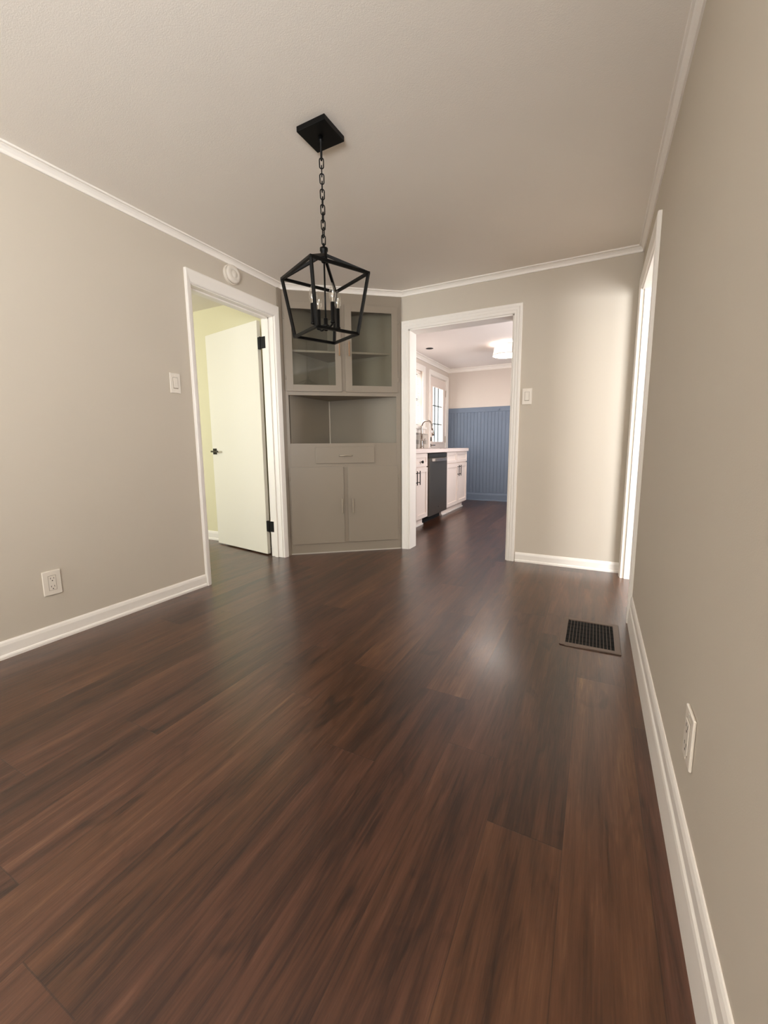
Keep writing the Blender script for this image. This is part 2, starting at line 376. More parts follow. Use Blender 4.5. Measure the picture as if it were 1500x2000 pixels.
# ------------------------------------------------------------------ crown, baseboards
A2 = Vector((-0.0096, 3.0049)); dcab = Vector((0.78143315, 0.62398897)); ncab = Vector((dcab.y, -dcab.x))
def cp(s, off=0.0):
    q = A2 + dcab * s + ncab * off; return (q.x, q.y)
crown = [(0, H - .046), (.008, H - .046), (.010, H - .043), (.010, H - .037), (.006, H - .035), (.008, H - .030), (.017, H - .018), (.025, H - .012), (.022, H - .009), (.034, H - .009), (.036, H - .006), (.036, H), (0, H)]
c0 = cp(0.014); c1 = cp(1.1135)
path = [(0.0, -0.1), (0.0, c0[1]), (c1[0], D), (W, D), (W, -3.08)]
struct('trim_1', sweep(bmesh.new(), path, crown, side=-1), M['trim'])
kcrown = [(u * 1.5, H - (H - z) * 1.5) for u, z in crown]
struct('trim_2', sweep(bmesh.new(), [(0, KY), (0, KF), (2.93, KF)], kcrown, side=-1), M['trim'])
BBL = [(0, 0), (.018, 0), (.018, .012), (.015, .019), (.011, .022), (.011, .066), (.008, .080), (.004, .088), (0, .088)]
struct('baseboard_left', sweep(bmesh.new(), [(0, -0.1), (0, 2.040)], BBL, side=-1), M['trim'])
struct('baseboard_back', sweep(bmesh.new(), [(1.962, D), (W - .001, D)], [(u, z * .95) for u, z in BBL], side=-1), M['trim'])
BBR = [(0, 0), (.0150, 0), (.0145, .03), (.0125, .09), (.0105, .100), (.0065, .106), (.0060, .112), (.0085, .118), (.0090, .150), (.0060, .163), (.003, .169), (0, .169)]
struct('baseboard_right', sweep(bmesh.new(), [(W, 2.625), (W, -3.08)], BBR, side=-1), M['trim'])
struct('baseboard_bedroom', sweep(bmesh.new(), [(-3.8, 3.17), (-0.14, 3.17)], [(u, z * 1.15) for u, z in BBL], side=-1), M['trim'])

# ------------------------------------------------------------------ left doorway with open slab door
d1 = struct('door_1', label='open white slab door in the left wall doorway beside the corner cabinet', cat='door')
CASL = [(0, 0), (0, .012), (.08, .018), (.5, .022), (.9, .024), (1.0, .020), (1.0, 0)]
obj('casing', casing(bmesh.new(), LY0 - .002, LY1 - .006, LZ - .006, CASL, lambda s, z, t: (t, s, z), wa=.038, wb=.053, wh=.088), M['trim'], d1)
bm = bmesh.new()
box(bm, -T - .004, .001, LY0, LY0 + .012, 0, LZ); box(bm, -T - .004, .001, LY1 - .012, LY1, 0, LZ); box(bm, -T - .004, .001, LY0, LY1, LZ - .012, LZ)
obj('jamb', bm, M['trim'], d1, bevel=.002)
bm = bmesh.new(); box(bm, -.085, -.05, LY0 + .012, LY0 + .022, 0, LZ - .012); box(bm, -.085, -.05, LY0, LY1, LZ - .022, LZ - .012); box(bm, -.085, -.05, LY1 - .022, LY1 - .012, 0, LZ - .012)
obj('door_stop', bm, M['trim'], d1)
# slab: hinged near (-0.186, 2.908)
hx, hy = -0.178, 2.9075; fx_, fy_ = -1.011, 3.055
ang = math.atan2(fy_ - hy, fx_ - hx)
slab = obj('door_slab', Bx(0.012, 0.855, -0.036, 0, 0.012, 2.138), M['door'], d1, bevel=.0015)
slab.location = (hx, hy, 0); slab.rotation_euler = (0, 0, ang)
# slab local: x along the door away from hinges; local +y faces the camera side
def inslab(name, bm, m, **k): return obj(name, bm, m, slab, **k)
bm = bmesh.new(); box(bm, .775, .835, 0, .008, .955, 1.015); inslab('rosette', bm, M['black'], bevel=.002)
bm = bmesh.new(); box(bm, .797, .813, .008, .045, .977, .993); box(bm, .69, .813, .037, .048, .977, .993); box(bm, .797, .813, -.082, -.036, .977, .993); box(bm, .70, .813, -.090, -.078, .977, .993); inslab('handle', bm, M['lever'], bevel=.002)
bm = bmesh.new(); box(bm, .775, .835, -.044, -.0365, .955, 1.015); inslab('rear_rosette', bm, M['black'], bevel=.002)
bm = bmesh.new(); box(bm, .8545, .857, -.032, -.006, .955, 1.015); inslab('latch_plate', bm, M['black'])
for zc in (1.94, 0.285):
    bm = bmesh.new()
    tube(bm, [(-.152, LY1 - .013, zc - .052), (-.152, LY1 - .013, zc + .052)], .0085, 12)
    box(bm, -.148, -.092, LY1 - .0155, LY1 - .012, zc - .050, zc + .050)
    prism(bm, [(-.152, LY1 - .018), (-.152, LY1 - .014), (hx - .004, hy - .002), (hx - .004, hy - .006)], zc - .050, zc + .050)
    a = Vector((hx, hy)); dd = Vector((math.cos(ang), math.sin(ang))); nn = Vector((-dd.y, dd.x))
    p0 = a + dd * .009
    q = [p0 - nn * .001, p0 - nn * .033, p0 - nn * .033 + dd * .003, p0 - nn * .001 + dd * .003]
    prism(bm, [(v.x, v.y) for v in q], zc - .048, zc + .048)
    obj('hinge', bm, M['black'], d1, bevel=.001)

# ------------------------------------------------------------------ kitchen doorway casing
t3 = struct('trim_3')
obj('casing', casing(bmesh.new(), KX0, KX1, KZ, CAS, lambda s, z, t: (s, D - t, z), wa=.069, wb=.066, wh=.077), M['trim'], t3)
bm = bmesh.new()
box(bm, KX0 - .001, KX0 + .012, D - .001, KY + .004, 0, KZ); box(bm, KX1 - .012, KX1 + .001, D - .001, KY + .004, 0, KZ); box(bm, KX0, KX1, D - .001, KY + .004, KZ - .012, KZ + .001)
obj('jamb', bm, M['trim'], t3, bevel=.001)
obj('casing_kitchen_side', casing(bmesh.new(), KX0, KX1, KZ, CAS, lambda s, z, t: (s, KY + t, z), wa=.069, wb=.066, wh=.077), M['trim'], t3)
# right doorway casing
t4 = struct('trim_4')
obj('casing', casing(bmesh.new(), RY0, RY1, RZ, CAS, lambda s, z, t: (W - t, s, z), wa=.067, wb=.060, wh=.077), M['trim'], t4)
bm = bmesh.new()
box(bm, W - .001, W + T + .004, RY0 - .001, RY0 + .012, 0, RZ); box(bm, W + .012, W + T + .004, RY1 - .012, RY1 + .001, 0, RZ); box(bm, W - .001, W + T + .004, RY0, RY1, RZ - .012, RZ + .001)
obj('jamb', bm, M['trim'], t4, bevel=.001)

# ------------------------------------------------------------------ corner cabinet
cab = thing('corner_cabinet', 'tall built-in taupe corner cabinet with glazed upper doors and open niche', 'cabinet', (0, 0, 0))
rot = math.atan2(dcab.y, dcab.x)
face = bmesh.new()
# local frame: x along the face, y out of the face (towards the room is -y)
def loc(o): o.location = (A2.x, A2.y, 0); o.rotation_euler = (0, 0, rot); return o
FW, FH = 1.112, H - .044
def fb(bm, s0, s1, z0, z1, d0=0.0, d1=.020): return box(bm, s0, s1, d0, d1, z0, z1)
bm = bmesh.new()
fb(bm, 0.014, .052, 0, FH); fb(bm, 1.060, FW - .004, 0, FH)                       # stiles
fb(bm, .052, 1.060, 0, .11); fb(bm, .052, 1.060, .826, 1.055); fb(bm, .052, 1.060, 1.492, 1.54); fb(bm, .052, 1.060, 2.285, FH)
fb(bm, .530, .584, .11, .826); fb(bm, .532, .586, 1.54, 2.285)
loc(obj('face_frame', bm, M['cabinet'], cab, bevel=.0012))
bm = bmesh.new()
x0, y1 = .026, D - .016
pa = (x0, 3.062); pb = (.800, y1); pc = (x0, y1)
prism(bm, [(.002, 3.045), (.012, 3.055), (x0 - .012 + .0, y1), (.002, y1)], .0, FH)
box(bm, .012, x0, 3.06, y1, 0, FH); box(bm, x0 - .02, .815, y1, D - .002, 0, FH)
tri = [(x0, 3.062), (x0, y1), (.79, y1)]
for z0, z1 in ((.09, .11), (1.035, 1.054), (1.494, 1.535), (2.30, 2.32)): prism(bm, tri, z0, z1)
obj('carcass', bm, M['cabinet_shaded'], cab)
obj('corner_bead', Bx(x0 + .0005, x0 + .016, y1 - .012, y1 - .0005, 1.055, 1.493), mat('bead_paint_with_highlight', '#B5AA9A', .4), cab, bevel=.004)  # bead colour lightened to carry the highlight in the niche corner
obj('shelf', prism(bmesh.new(), [(x0 + .001, 3.11), (x0 + .001, y1 - .001), (.742, y1 - .001)], 1.886, 1.904), M['cabinet'], cab, bevel=.001)
# small filler strip against the left wall
obj('filler_strip', Bx(0.0005, .012, 2.9665, 3.02, 0, FH), M['cabinet'], cab)
def lhinge(s, z, par, dep=-.012):
    bm = bmesh.new(); lathe(bm, [(.0008, -.021), (.005, -.017), (.006, -.012), (.006, .012), (.005, .017), (.0008, .021)], s, dep, z, 10)
    return obj('hinge', bm, M['cabinet'], par, smooth=True)
def pull(par, s, z0, z1, m, dep=-.016, vertical=True, name='handle'):
    bm = bmesh.new()
    if vertical:
        box(bm, s - .005, s + .005, dep - .024, dep - .016, z0, z1)
        for z in (z0 + .012, z1 - .012): box(bm, s - .004, s + .004, dep - .017, dep, z - .004, z + .004)
    else:
        zc = (z0 + z1) / 2; s0, s1 = s
        tube(bm, [(s0, dep - .002, zc), (s0 + .006, dep - .020, zc), (s0 + .016, dep - .026, zc), (s1 - .016, dep - .026, zc), (s1 - .006, dep - .020, zc), (s1, dep - .002, zc)], .0055, 8)
    return obj(name, bm, m, par, bevel=.0015 if vertical else 0, smooth=not vertical)
for i, (s0, s1, g0, g1) in enumerate(((.040, .541, .101, .485), (.576, 1.071, .637, 1.014))):
    z0, z1, gz0, gz1 = 1.527, 2.300, 1.585, 2.240
    bm = bmesh.new()
    for a in ((s0, g0, z0, z1), (g1, s1, z0, z1), (g0, g1, z0, gz0), (g0, g1, gz1, z1)): box(bm, a[0], a[1], -.014, -.0005, a[2], a[3])
    dr = loc(obj('glass_door', bm, M['cabinet'], cab, bevel=.001))
    obj('pane', Bx(g0 - .004, g1 + .004, -.007, -.004, gz0 - .004, gz1 + .004), M['glass'], dr)
    pull(dr, .521 if i == 0 else .611, 1.845, 1.975, M['brass'], -.014)
    for z in (2.17, 1.645): lhinge(s0 - .004 if i == 0 else s1 + .006, z, dr)
for i, (s0, s1) in enumerate(((.040, .5375), (.577, 1.071))):
    dr = loc(obj('lower_door', Bx(s0, s1, -.012, -.0005, .098, .836), M['cabinet'], cab, bevel=.002))
    pull(dr, .517 if i == 0 else .621, .389, .530, M['nickel'], -.012)
    for z in (.725, .197): lhinge(s0 - .004 if i == 0 else s1 + .006, z, dr)
dr = loc(obj('drawer', Bx(.281, .839, -.012, -.0005, .866, 1.022), M['cabinet'], cab, bevel=.003))
pull(dr, (.500, .620), .932, .946, M['nickel'], -.012, vertical=False)
loc(obj('toe_strip', Bx(.014, FW - .004, -.004, -.0005, 0.0, .010), mat('caulk_white', '#BDB6AC', .6), cab))

# ------------------------------------------------------------------ pendant lantern
LX, LYY = 1.358, 1.735
pen = thing('pendant_lantern', 'black open-cage lantern pendant with four clear candle bulbs on a chain', 'pendant light', (LX, LYY, 0))
bm = Bx(-.077, .077, -.077, .077, H - .024, H - .0005)
cn = obj('canopy', bm, M['black'], pen, bevel=.0025); cn.rotation_euler = (0, 0, math.radians(-1.5))
obj('canopy_stem', lathe(bmesh.new(), [(.011, H - .024), (.010, H - .040), (.0055, H - .048), (.005, H - .118), (.003, H - .122)][::-1], n=14), M['black'], pen, smooth=True)
zt, zb = H - .116, 1.966
bm = bmesh.new(); nlk = 11; pitch = (zt - zb) / nlk; lh = pitch + .012
for i in range(nlk):
    zc = zt - pitch * (i + .5); a = (i % 2) * PI / 2 + .55 + i * .05
    pts = []; hw = .0095; hh = lh / 2 - hw
    for j in range(16):
        t = 2 * PI * j / 16
        px_ = hw * math.cos(t); pz = hw * math.sin(t) + (hh if math.sin(t) >= 0 else -hh)
        pts.append((px_ * math.cos(a), px_ * math.sin(a), zc + pz))
    tube(bm, pts, .0027, 6, closed=True)
obj('chain', bm, M['black'], pen, smooth=True)
Z1, Z2, S1, S2, A0, ZH = 1.825, 1.556, .211, .156, 3.4768, 1.938
bm = bmesh.new(); BS = .0125
top = [(S1 * math.cos(A0 + k * PI / 2), S1 * math.sin(A0 + k * PI / 2), Z1) for k in range(4)]
bot = [(S2 * math.cos(A0 + k * PI / 2), S2 * math.sin(A0 + k * PI / 2), Z2) for k in range(4)]
for k in range(4):
    e = (Vector(top[(k + 1) % 4]) - Vector(top[k])).normalized() * .006
    bar(bm, Vector(top[k]) - e, Vector(top[(k + 1) % 4]) + e, BS); bar(bm, Vector(bot[k]) - e, Vector(bot[(k + 1) % 4]) + e, BS)
    bar(bm, top[k], bot[k], BS); bar(bm, (0, 0, ZH - .018), top[k], BS)
obj('cage', bm, M['black'], pen, bevel=.001)
bm = lathe(bmesh.new(), [(.004, ZH + .030), (.006, ZH + .024), (.006, ZH + .012), (.019, ZH + .009), (.019, ZH - .004), (.0155, ZH - .007), (.0160, ZH - .046), (.012, ZH - .054), (.005, ZH - .058)][::-1], n=20)
obj('hub_cap', bm, M['black'], pen, smooth=True)
obj('stem', tube(bmesh.new(), [(0, 0, ZH - .05), (0, 0, 1.60)], .0042, 10), M['black'], pen, smooth=True)
obj('socket_hub', lathe(bmesh.new(), [(.003, 1.575), (.010, 1.578), (.011, 1.590), (.018, 1.594), (.018, 1.602), (.010, 1.606), (.010, 1.632), (.005, 1.636)], n=20), M['black'], pen, smooth=True)
bulbprof = [(.0070, 0), (.0085, .003), (.0125, .014), (.0155, .026), (.0160, .034), (.0145, .046), (.0110, .060), (.0060, .074), (.0025, .083), (.0006, .087)]
for k in range(4):
    a = math.radians(64 + 90 * k); cx, cy = .068 * math.cos(a), .068 * math.sin(a)
    pts = [(cx * t, cy * t, 1.598 - .013 * math.sin(PI * t)) for t in (0.1, .35, .6, .85)] + [(cx, cy, 1.602)]
    obj('arm', tube(bmesh.new(), pts, .0048, 8), M['black'], pen, smooth=True)
    sl = obj('candle_sleeve', lathe(bmesh.new(), [(.004, 1.594), (.012, 1.597), (.012, 1.602), (.0098, 1.604), (.0098, 1.688), (.0078, 1.690)], cx, cy, 0, 18), M['black'], pen, smooth=True)
    bl = obj('bulb', lathe(bmesh.new(), [(r * 1.05, h) for r, h in bulbprof], cx, cy, 1.690, 20), M['bulb'], sl, smooth=True)
    obj('filament', lathe(bmesh.new(), [(.0035, 1.692), (.0030, 1.700), (.0022, 1.715), (.0028, 1.732), (.001, 1.735)], cx, cy, 0, 10), M['filament'], sl, smooth=True)

# ------------------------------------------------------------------ small fittings in the dining room
sd = thing('smoke_detector', 'round white smoke detector high on the left wall above the doorway', 'smoke detector', (0.0, 2.455, 2.322))
obj('base', lathe(bmesh.new(), [(.070, .0005), (.070, .018), (.067, .021)], axis='x', n=40), M['plastic'], sd, smooth=False)
obj('cover', lathe(bmesh.new(), [(.065, .021), (.064, .036), (.059, .043), (.048, .047), (.034, .049), (.031, .045), (.026, .045), (.023, .050), (.001, .051)], axis='x', n=40), M['plastic'], sd, smooth=True)

def plate(name, label, cat, place, w=.078, h=.132, kind='switch'):
    """place(u,v,d): u along the wall, v up, d out of the wall"""
    t = thing(name, label, cat, place(0, 0, 0))
    o0 = Vector(place(0, 0, 0))
    def P(u0, u1, v0, v1, d0, d1, bm=None):
        bm = bm or bmesh.new(); a = Vector(place(u0, v0, d0)) - o0; b = Vector(place(u1, v1, d1)) - o0
        return box(bm, min(a.x, b.x), max(a.x, b.x), min(a.y, b.y), max(a.y, b.y), min(a.z, b.z), max(a.z, b.z))
    obj('cover_plate', P(-w / 2, w / 2, -h / 2, h / 2, .0005, .0075), M['plastic'], t, bevel=.004, seg=3)
    if kind == 'switch':
        obj('rocker', P(-.016, .016, -.032, .036, .0076, .0115), M['plastic'], t, bevel=.002)
        b = P(-.0185, .0185, -.0365, .0385, .0074, .0079)
        obj('rocker_surround', b, mat('plate_groove', '#A89E90', .6), t)
        for v in (.052, -.052): obj('screw', P(-.0028, .0028, v - .0028, v + .0028, .0076, .0088), M['plastic'], t, bevel=.001)
    else:
        rc = obj('receptacle', P(-.0165, .0165, -.0385, .0385, .0076, .0098), M['plastic'], t, bevel=.0015)
        for v in (.022, -.022):
            b = bmesh.new()
            P(-.0085, -.0062, v - .001, v + .008, .0097, .0101, b); P(.0062, .0085, v - .001, v + .008, .0097, .0101, b)
            P(-.0025, .0025, v - .012, v - .007, .0097, .0101, b)
            obj('socket_slots', b, M['slot'], rc)
        obj('rocker_surround', P(-.0185, .0185, -.0405, .0405, .0074, .0079), mat('plate_groove', '#A89E90', .6), t).name = 'receptacle_surround'
        for v in (.054, -.054): obj('screw', P(-.0028, .0028, v - .0028, v + .0028, .0076, .0088), M['plastic'], t, bevel=.001)
    return t
plate('light_switch', 'white rocker light switch on the left wall beside the bedroom doorway', 'light switch', lambda u, v, d: (d, 1.911 + u, 1.455 + v))
plate('light_switch', 'white rocker light switch on the back wall right of the kitchen doorway', 'light switch', lambda u, v, d: (2.012 + u, D - d, 1.425 + v))
plate('wall_outlet', 'white duplex outlet low on the left wall above the baseboard', 'outlet', lambda u, v, d: (d, 1.081 + u, .317 + v), w=.085, kind='outlet')
plate('wall_outlet', 'white duplex outlet low on the right wall near the camera', 'outlet', lambda u, v, d: (W - d, 1.079 + u, .357 + v), w=.078, h=.125, kind='outlet')

fr = thing('floor_register', 'taupe metal floor register with slatted grille over black backing plate set in plank floor', 'floor vent', (2.577, 2.386, 0))
bm = bmesh.new(); X, Y = .141, .186; gx, gy = .113, .157
for a in ((-X, -gx, -Y, Y), (gx, X, -Y, Y), (-gx, gx, -Y, -gy), (-gx, gx, gy, Y)): box(bm, a[0], a[1], a[2], a[3], .0003, .007)
obj('frame', bm, M['vent'], fr, bevel=.002)
obj('duct_shade_plate', Bx(-gx, gx, -gy, gy, .0003, .001), M['darkvoid'], fr)  # black plate on the solid floor, painted as the dark of the duct
bm = bmesh.new()
for i in range(1, 14): x = -gx + 2 * gx * i / 14; box(bm, x - .0009, x + .0009, -gy, gy, .001, .0055)
obj('grille', bm, M['vent'], fr)
bm = bmesh.new()
for i in range(1, 6): y = -gy + 2 * gy * i / 6; box(bm, -gx, gx, y - .0015, y + .0015, .001, .0025)
obj('damper_bars', bm, M['darkvoid'], fr)  # bars coloured black so the grille cells read as deep shade

# ------------------------------------------------------------------ kitchen: wainscot
ws = struct('trim_5')
bm = bmesh.new(); n = 46; x0w, x1w = 0.0, 2.93; st = (x1w - x0w) / n
for i in range(n): box(bm, x0w + i * st + .003, x0w + (i + 1) * st - .003, KF - .012, KF - .006, .0, 1.64)
box(bm, x0w, x1w, KF - .006, KF - .0005, 0, 1.64)
obj('beadboard', bm, M['blue'], ws)
obj('cap_rail', Bx(0, 2.93, KF - .020, KF - .0005, 1.632, 1.718), M['blue'], ws, bevel=.003)
obj('base_board', sweep(bmesh.new(), [(.0, KF - .012), (2.93, KF - .012)], [(0, 0), (.022, 0), (.020, .02), (.012, .024), (.012, .11), (.006, .135), (0, .14)], side=-1), M['blue'], ws)
hk = thing('coat_peg', 'small slate-blue peg on the rail of the blue wainscot', 'peg', (.959, KF - .02, 1.655))
obj('stem', tube(bmesh.new(), [(0, 0, 0), (.004, -.02, .004), (.02, -.035, .018)], .006, 8), M['blue'], hk, smooth=True)
obj('plate', Bx(-.02, .012, -.003, -.0002, -.02, .012), M['blue'], hk, bevel=.001)

# kitchen window
w1 = struct('window_1', label='kitchen window over the sink with white blinds', cat='window')
bm = bmesh.new()
for a in ((WY0 - .11, WY0, WZ0 - .0, WZ1 + .09), (WY1, WY1 + .11, WZ0, WZ1 + .09), (WY0, WY1, WZ1, WZ1 + .09)): box(bm, .0005, .020, a[0], a[1], a[2], a[3])
obj('window_casing', bm, M['trim'], w1, bevel=.003)
obj('window_sill', Bx(-T, .045, WY0 - .13, WY1 + .12, WZ0 - .03, WZ0), M['trim'], w1, bevel=.004)
obj('apron', Bx(.0005, .018, WY0 - .10, WY1 + .10, WZ0 - .095, WZ0 - .031), M['trim'], w1, bevel=.003)
bm = bmesh.new()
for a in ((WY0, WY0 + .05, WZ0, WZ1), (WY1 - .05, WY1, WZ0, WZ1), (WY0, WY1, WZ0, WZ0 + .05), (WY0, WY1, WZ1 - .05, WZ1), (WY0, WY1, 1.75, 1.79)): box(bm, -.11, -.08, a[0], a[1], a[2], a[3])
obj('window_sash', bm, M['trim'], w1)
obj('pane', Bx(-.097, -.093, WY0 + .05, WY1 - .05, WZ0 + .05, WZ1 - .05), M['winglass'], w1)
bl = thing('window_blind', 'white horizontal slat blind hanging in the kitchen window', 'blind', (-.04, 5.835, 0))
obj('head_rail', Bx(-.02, .02, -.52, .52, WZ1 - .035, WZ1 - .002), M['blind'], bl, bevel=.002)
bm = bmesh.new(); z = WZ0 + .03
while z < WZ1 - .04:
    vs = [bm.verts.new(v) for v in ((-.013, -.515, z + .008), (.013, -.515, z - .008), (.013, .515, z - .008), (-.013, .515, z + .008), (-.013, -.515, z + .0095), (.013, -.515, z - .0065), (.013, .515, z - .0065), (-.013, .515, z + .0095))]
    for f in ((0, 1, 2, 3), (7, 6, 5, 4), (0, 4, 5, 1), (1, 5, 6, 2), (2, 6, 7, 3), (3, 7, 4, 0)): bm.faces.new([vs[i] for i in f])
    z += .0235
obj('slats', bm, M['blind'], bl)
obj('bottom_rail', Bx(-.013, .013, -.515, .515, WZ0 + .004, WZ0 + .02), M['blind'], bl, bevel=.002)

# kitchen exterior door
d2 = struct('door_2', label='white half-glass exterior door at the far left of the kitchen', cat='door')
obj('casing', casing(bmesh.new(), EY0, EY1, EZ, CAS, lambda s, z, t: (t, s, z), wa=.068, wb=.105, wh=.075), M['trim'], d2)
bm = bmesh.new(); box(bm, -T, 0, EY0, EY0 + .008, 0, EZ); box(bm, -T, 0, EY1 - .008, EY1, 0, EZ); box(bm, -T, 0, EY0, EY1, EZ - .006, EZ)
obj('jamb', bm, M['trim'], d2)
GY0, GY1, GZ0, GZ1 = 6.862, 7.405, 1.095, 2.040
bm = bmesh.new()
for a in ((EY0 + .011, GY0, .015, EZ - .016), (GY1, EY1 - .011, .015, EZ - .016), (GY0, GY1, .015, GZ0), (GY0, GY1, GZ1, EZ - .016)): box(bm, -.052, -.008, a[0], a[1], a[2], a[3])
ds = obj('door_slab', bm, M['white_cab'], d2)
obj('pane', Bx(-.032, -.028, GY0, GY1, GZ0, GZ1), M['winglass'], ds)
bm = bmesh.new()
for a in ((GY0 - .025, GY0 + .004, GZ0 - .025, GZ1 + .025), (GY1 - .004, GY1 + .025, GZ0 - .025, GZ1 + .025), (GY0, GY1, GZ0 - .025, GZ0 + .004), (GY0, GY1, GZ1 - .004, GZ1 + .025)): box(bm, -.009, .002, a[0], a[1], a[2], a[3])
obj('glass_molding', bm, M['white_cab'], ds, bevel=.002)
mun = mat('grey_muntin', '#858D8D', .6); bm = bmesh.new()
for k in (1, 2):
    z = GZ0 + (GZ1 - GZ0) * k / 3; box(bm, -.034, -.026, GY0, GY1, z - .009, z + .009)
    y = GY0 + (GY1 - GY0) * k / 3; box(bm, -.034, -.026, y - .021, y + .021, GZ0, GZ1)
obj('muntin', bm, mun, ds)
obj('raised_panel', Bx(-.009, .001, 6.86, 7.40, .25, .92), M['white_cab'], ds, bevel=.006)
obj('deadbolt', Bx(-.008, .014, 6.755, 6.790, 1.105, 1.175), M['black'], ds, bevel=.003)
bm = lathe(bmesh.new(), [(.026, -.008), (.026, .004), (.012, .010), (.010, .045)], 0, 6.778, 1.035, 16, 'x'); box(bm, .034, .048, 6.765, 6.885, 1.027, 1.043)
obj('handle', bm, M['chrome'], ds)
for z in (1.98, 1.145, .28): obj('hinge', Bx(-.010, .004, EY1 - .020, EY1 - .004, z - .058, z + .058), M['nickel'], d2)

# backsplash, countertop, cabinets
struct('trim_6', Bx(.0005, .010, KY, 6.62, .9855, 1.222), M['tile'])
CT = .985
def shaker(bm, y0, y1, z0, z1, rail=.055, x=.620):
    for a in ((y0, y0 + rail, z0, z1), (y1 - rail, y1, z0, z1), (y0 + rail, y1 - rail, z0, z0 + rail), (y0 + rail, y1 - rail, z1 - rail, z1)): box(bm, x, x + .019, a[0], a[1], a[2], a[3])
    box(bm, x, x + .009, y0 + rail, y1 - rail, z0 + rail, z1 - rail); return bm
def barpull(par, y, z0, z1, x=.639):
    bm = bmesh.new(); tube(bm, [(x + .030, y, z0), (x + .030, y, z1)], .006, 10)
    for z in (z0 + .028, z1 - .028): tube(bm, [(x, y, z), (x + .030, y, z)], .005, 8)
    obj('handle', bm, M['black'], par)
def base_unit(name, label, y0, y1, doors, drawers, pulls, knobs, rail_d):
    t = thing(name, label, 'cabinet', (0, 0, 0), group=None)
    bm = bmesh.new(); box(bm, .012, .619, y0, y1, .105, CT - .052); box(bm, .012, .56, y0, y1 , 0, .105)
    obj('body', bm, M['white_cab'], t)
    for (a, b), p in zip(doors, pulls):
        d = obj('door', shaker(bmesh.new(), a, b, .115, .752), M['white_cab'], t, bevel=.001)
        if p: barpull(d, p, .555, .725)
    for (a, b), k in zip(drawers, knobs):
        d = obj('drawer', shaker(bmesh.new(), a, b, .768, CT - .056, rail=rail_d), M['white_cab'], t, bevel=.001)
        if k: obj('knob', lathe(bmesh.new(), [(.008, .020), (.007, .032), (.018, .040), (.019, .048), (.012, .055), (.001, .056)], .620, k, .828, 16, 'x'), M['black'], d, smooth=True)
    obj('toe_molding', Bx(.5605, .578, y0, y1, 0, .022), M['trim'], t, bevel=.004)
    return t
base_unit('base_cabinet', 'white shaker base cabinet nearest the kitchen doorway, left of the dishwasher', 4.05, 4.988, ((4.06, 4.592), (4.600, 4.980)), ((4.06, 4.535), (4.545, 4.972)), (4.562, 4.650), (4.30, 4.745), .05)
base_unit('base_cabinet', 'white shaker sink base cabinet between dishwasher and blue wall', 5.745, 6.800, ((5.755, 6.305), (6.313, 6.792)), ((5.755, 6.225), (6.240, 6.792)), (6.268, 6.360), (None, None), .042)

dw = thing('dishwasher', 'dark stainless dishwasher between the two white base cabinets', 'dishwasher', (0, 0, 0))
obj('body', Bx(.012, .590, 5.003, 5.735, .105, CT - .055), M['slot'], dw)
obj('front_panel', Bx(.592, .650, 5.015, 5.728, .100, .865), M['steel'], dw, bevel=.004)
obj('control_panel', Bx(.592, .645, 5.015, 5.728, .868, CT - .060), mat('dishwasher_control_strip', '#4A463F', .3, .7), dw, bevel=.003)
bm = bmesh.new(); k = 12; rows = []
for i in range(k + 1):
    y = 5.09 + (5.66 - 5.09) * i / k; x = .652 + .040 * math.sin(PI * min(1, max(0, i / k))) ** .5
    rows.append([bm.verts.new(v) for v in ((x, y, .818), (x + .010, y, .822), (x + .010, y, .858), (x, y, .862))])
for a, b in zip(rows, rows[1:]):
    for j in range(4): bm.faces.new((a[j], a[(j + 1) % 4], b[(j + 1) % 4], b[j]))
bm.faces.new(rows[0][::-1]); bm.faces.new(rows[-1])
obj('handle', bm, M['steel_light'], dw, smooth=False)
bd = obj('badge', lathe(bmesh.new(), [(.016, .6500), (.016, .6515), (.001, .6516)], 0, 5.369, .197, 20, 'x'), M['steel_light'], dw)
bm = bmesh.new()
tube(bm, [(.652, 5.369 + .0125 * math.cos(2 * PI * j / 20), .197 + .0125 * math.sin(2 * PI * j / 20)) for j in range(20)], .001, 5, closed=True)
for s in (-1, 1): tube(bm, [(.652, 5.369 + s * .004 + .004 * math.cos(t), .197 + .005 * math.sin(t) * s) for t in (0, .8, 1.6, 2.4, 3.2, 4.0, 4.8)], .0009, 5)
obj('badge_script', bm, M['slot'], bd)
obj('toe_panel', Bx(.50, .535, 5.003, 5.735, .0, .104), M['darkvoid'], dw)

bm = bmesh.new(); SY0, SY1, SX0, SX1 = 5.72, 6.42, .13, .56
box(bm, .0105, .662, 3.875, SY0, CT - .050, CT); box(bm, .0105, .662, SY1, 6.812, CT - .050, CT)
box(bm, .0105, SX0, SY0, SY1, CT - .050, CT); box(bm, SX1, .662, SY0, SY1, CT - .050, CT)
tag(obj('countertop', bm, M['counter'], bevel=.004), 'white marbled countertop running over the base cabinets and dishwasher', 'countertop')
sk = thing('kitchen_sink', 'stainless sink set into the white countertop under the window', 'sink', (0, 0, 0))
bm = bmesh.new()
for a in ((SX0 - .02, SX0 + .012, SY0 - .02, SY1 + .02), (SX1 - .012, SX1 + .02, SY0 - .02, SY1 + .02), (SX0, SX1, SY0 - .02, SY0 + .012), (SX0, SX1, SY1 - .012, SY1 + .02)): box(bm, a[0], a[1], a[2], a[3], CT + .0004, CT + .004)
obj('rim', bm, M['steel_light'], sk)
bm = bmesh.new(); e = .010
box(bm, SX0 + e, SX1 - e, SY0 + e, SY1 - e, CT - .047, CT - .044)
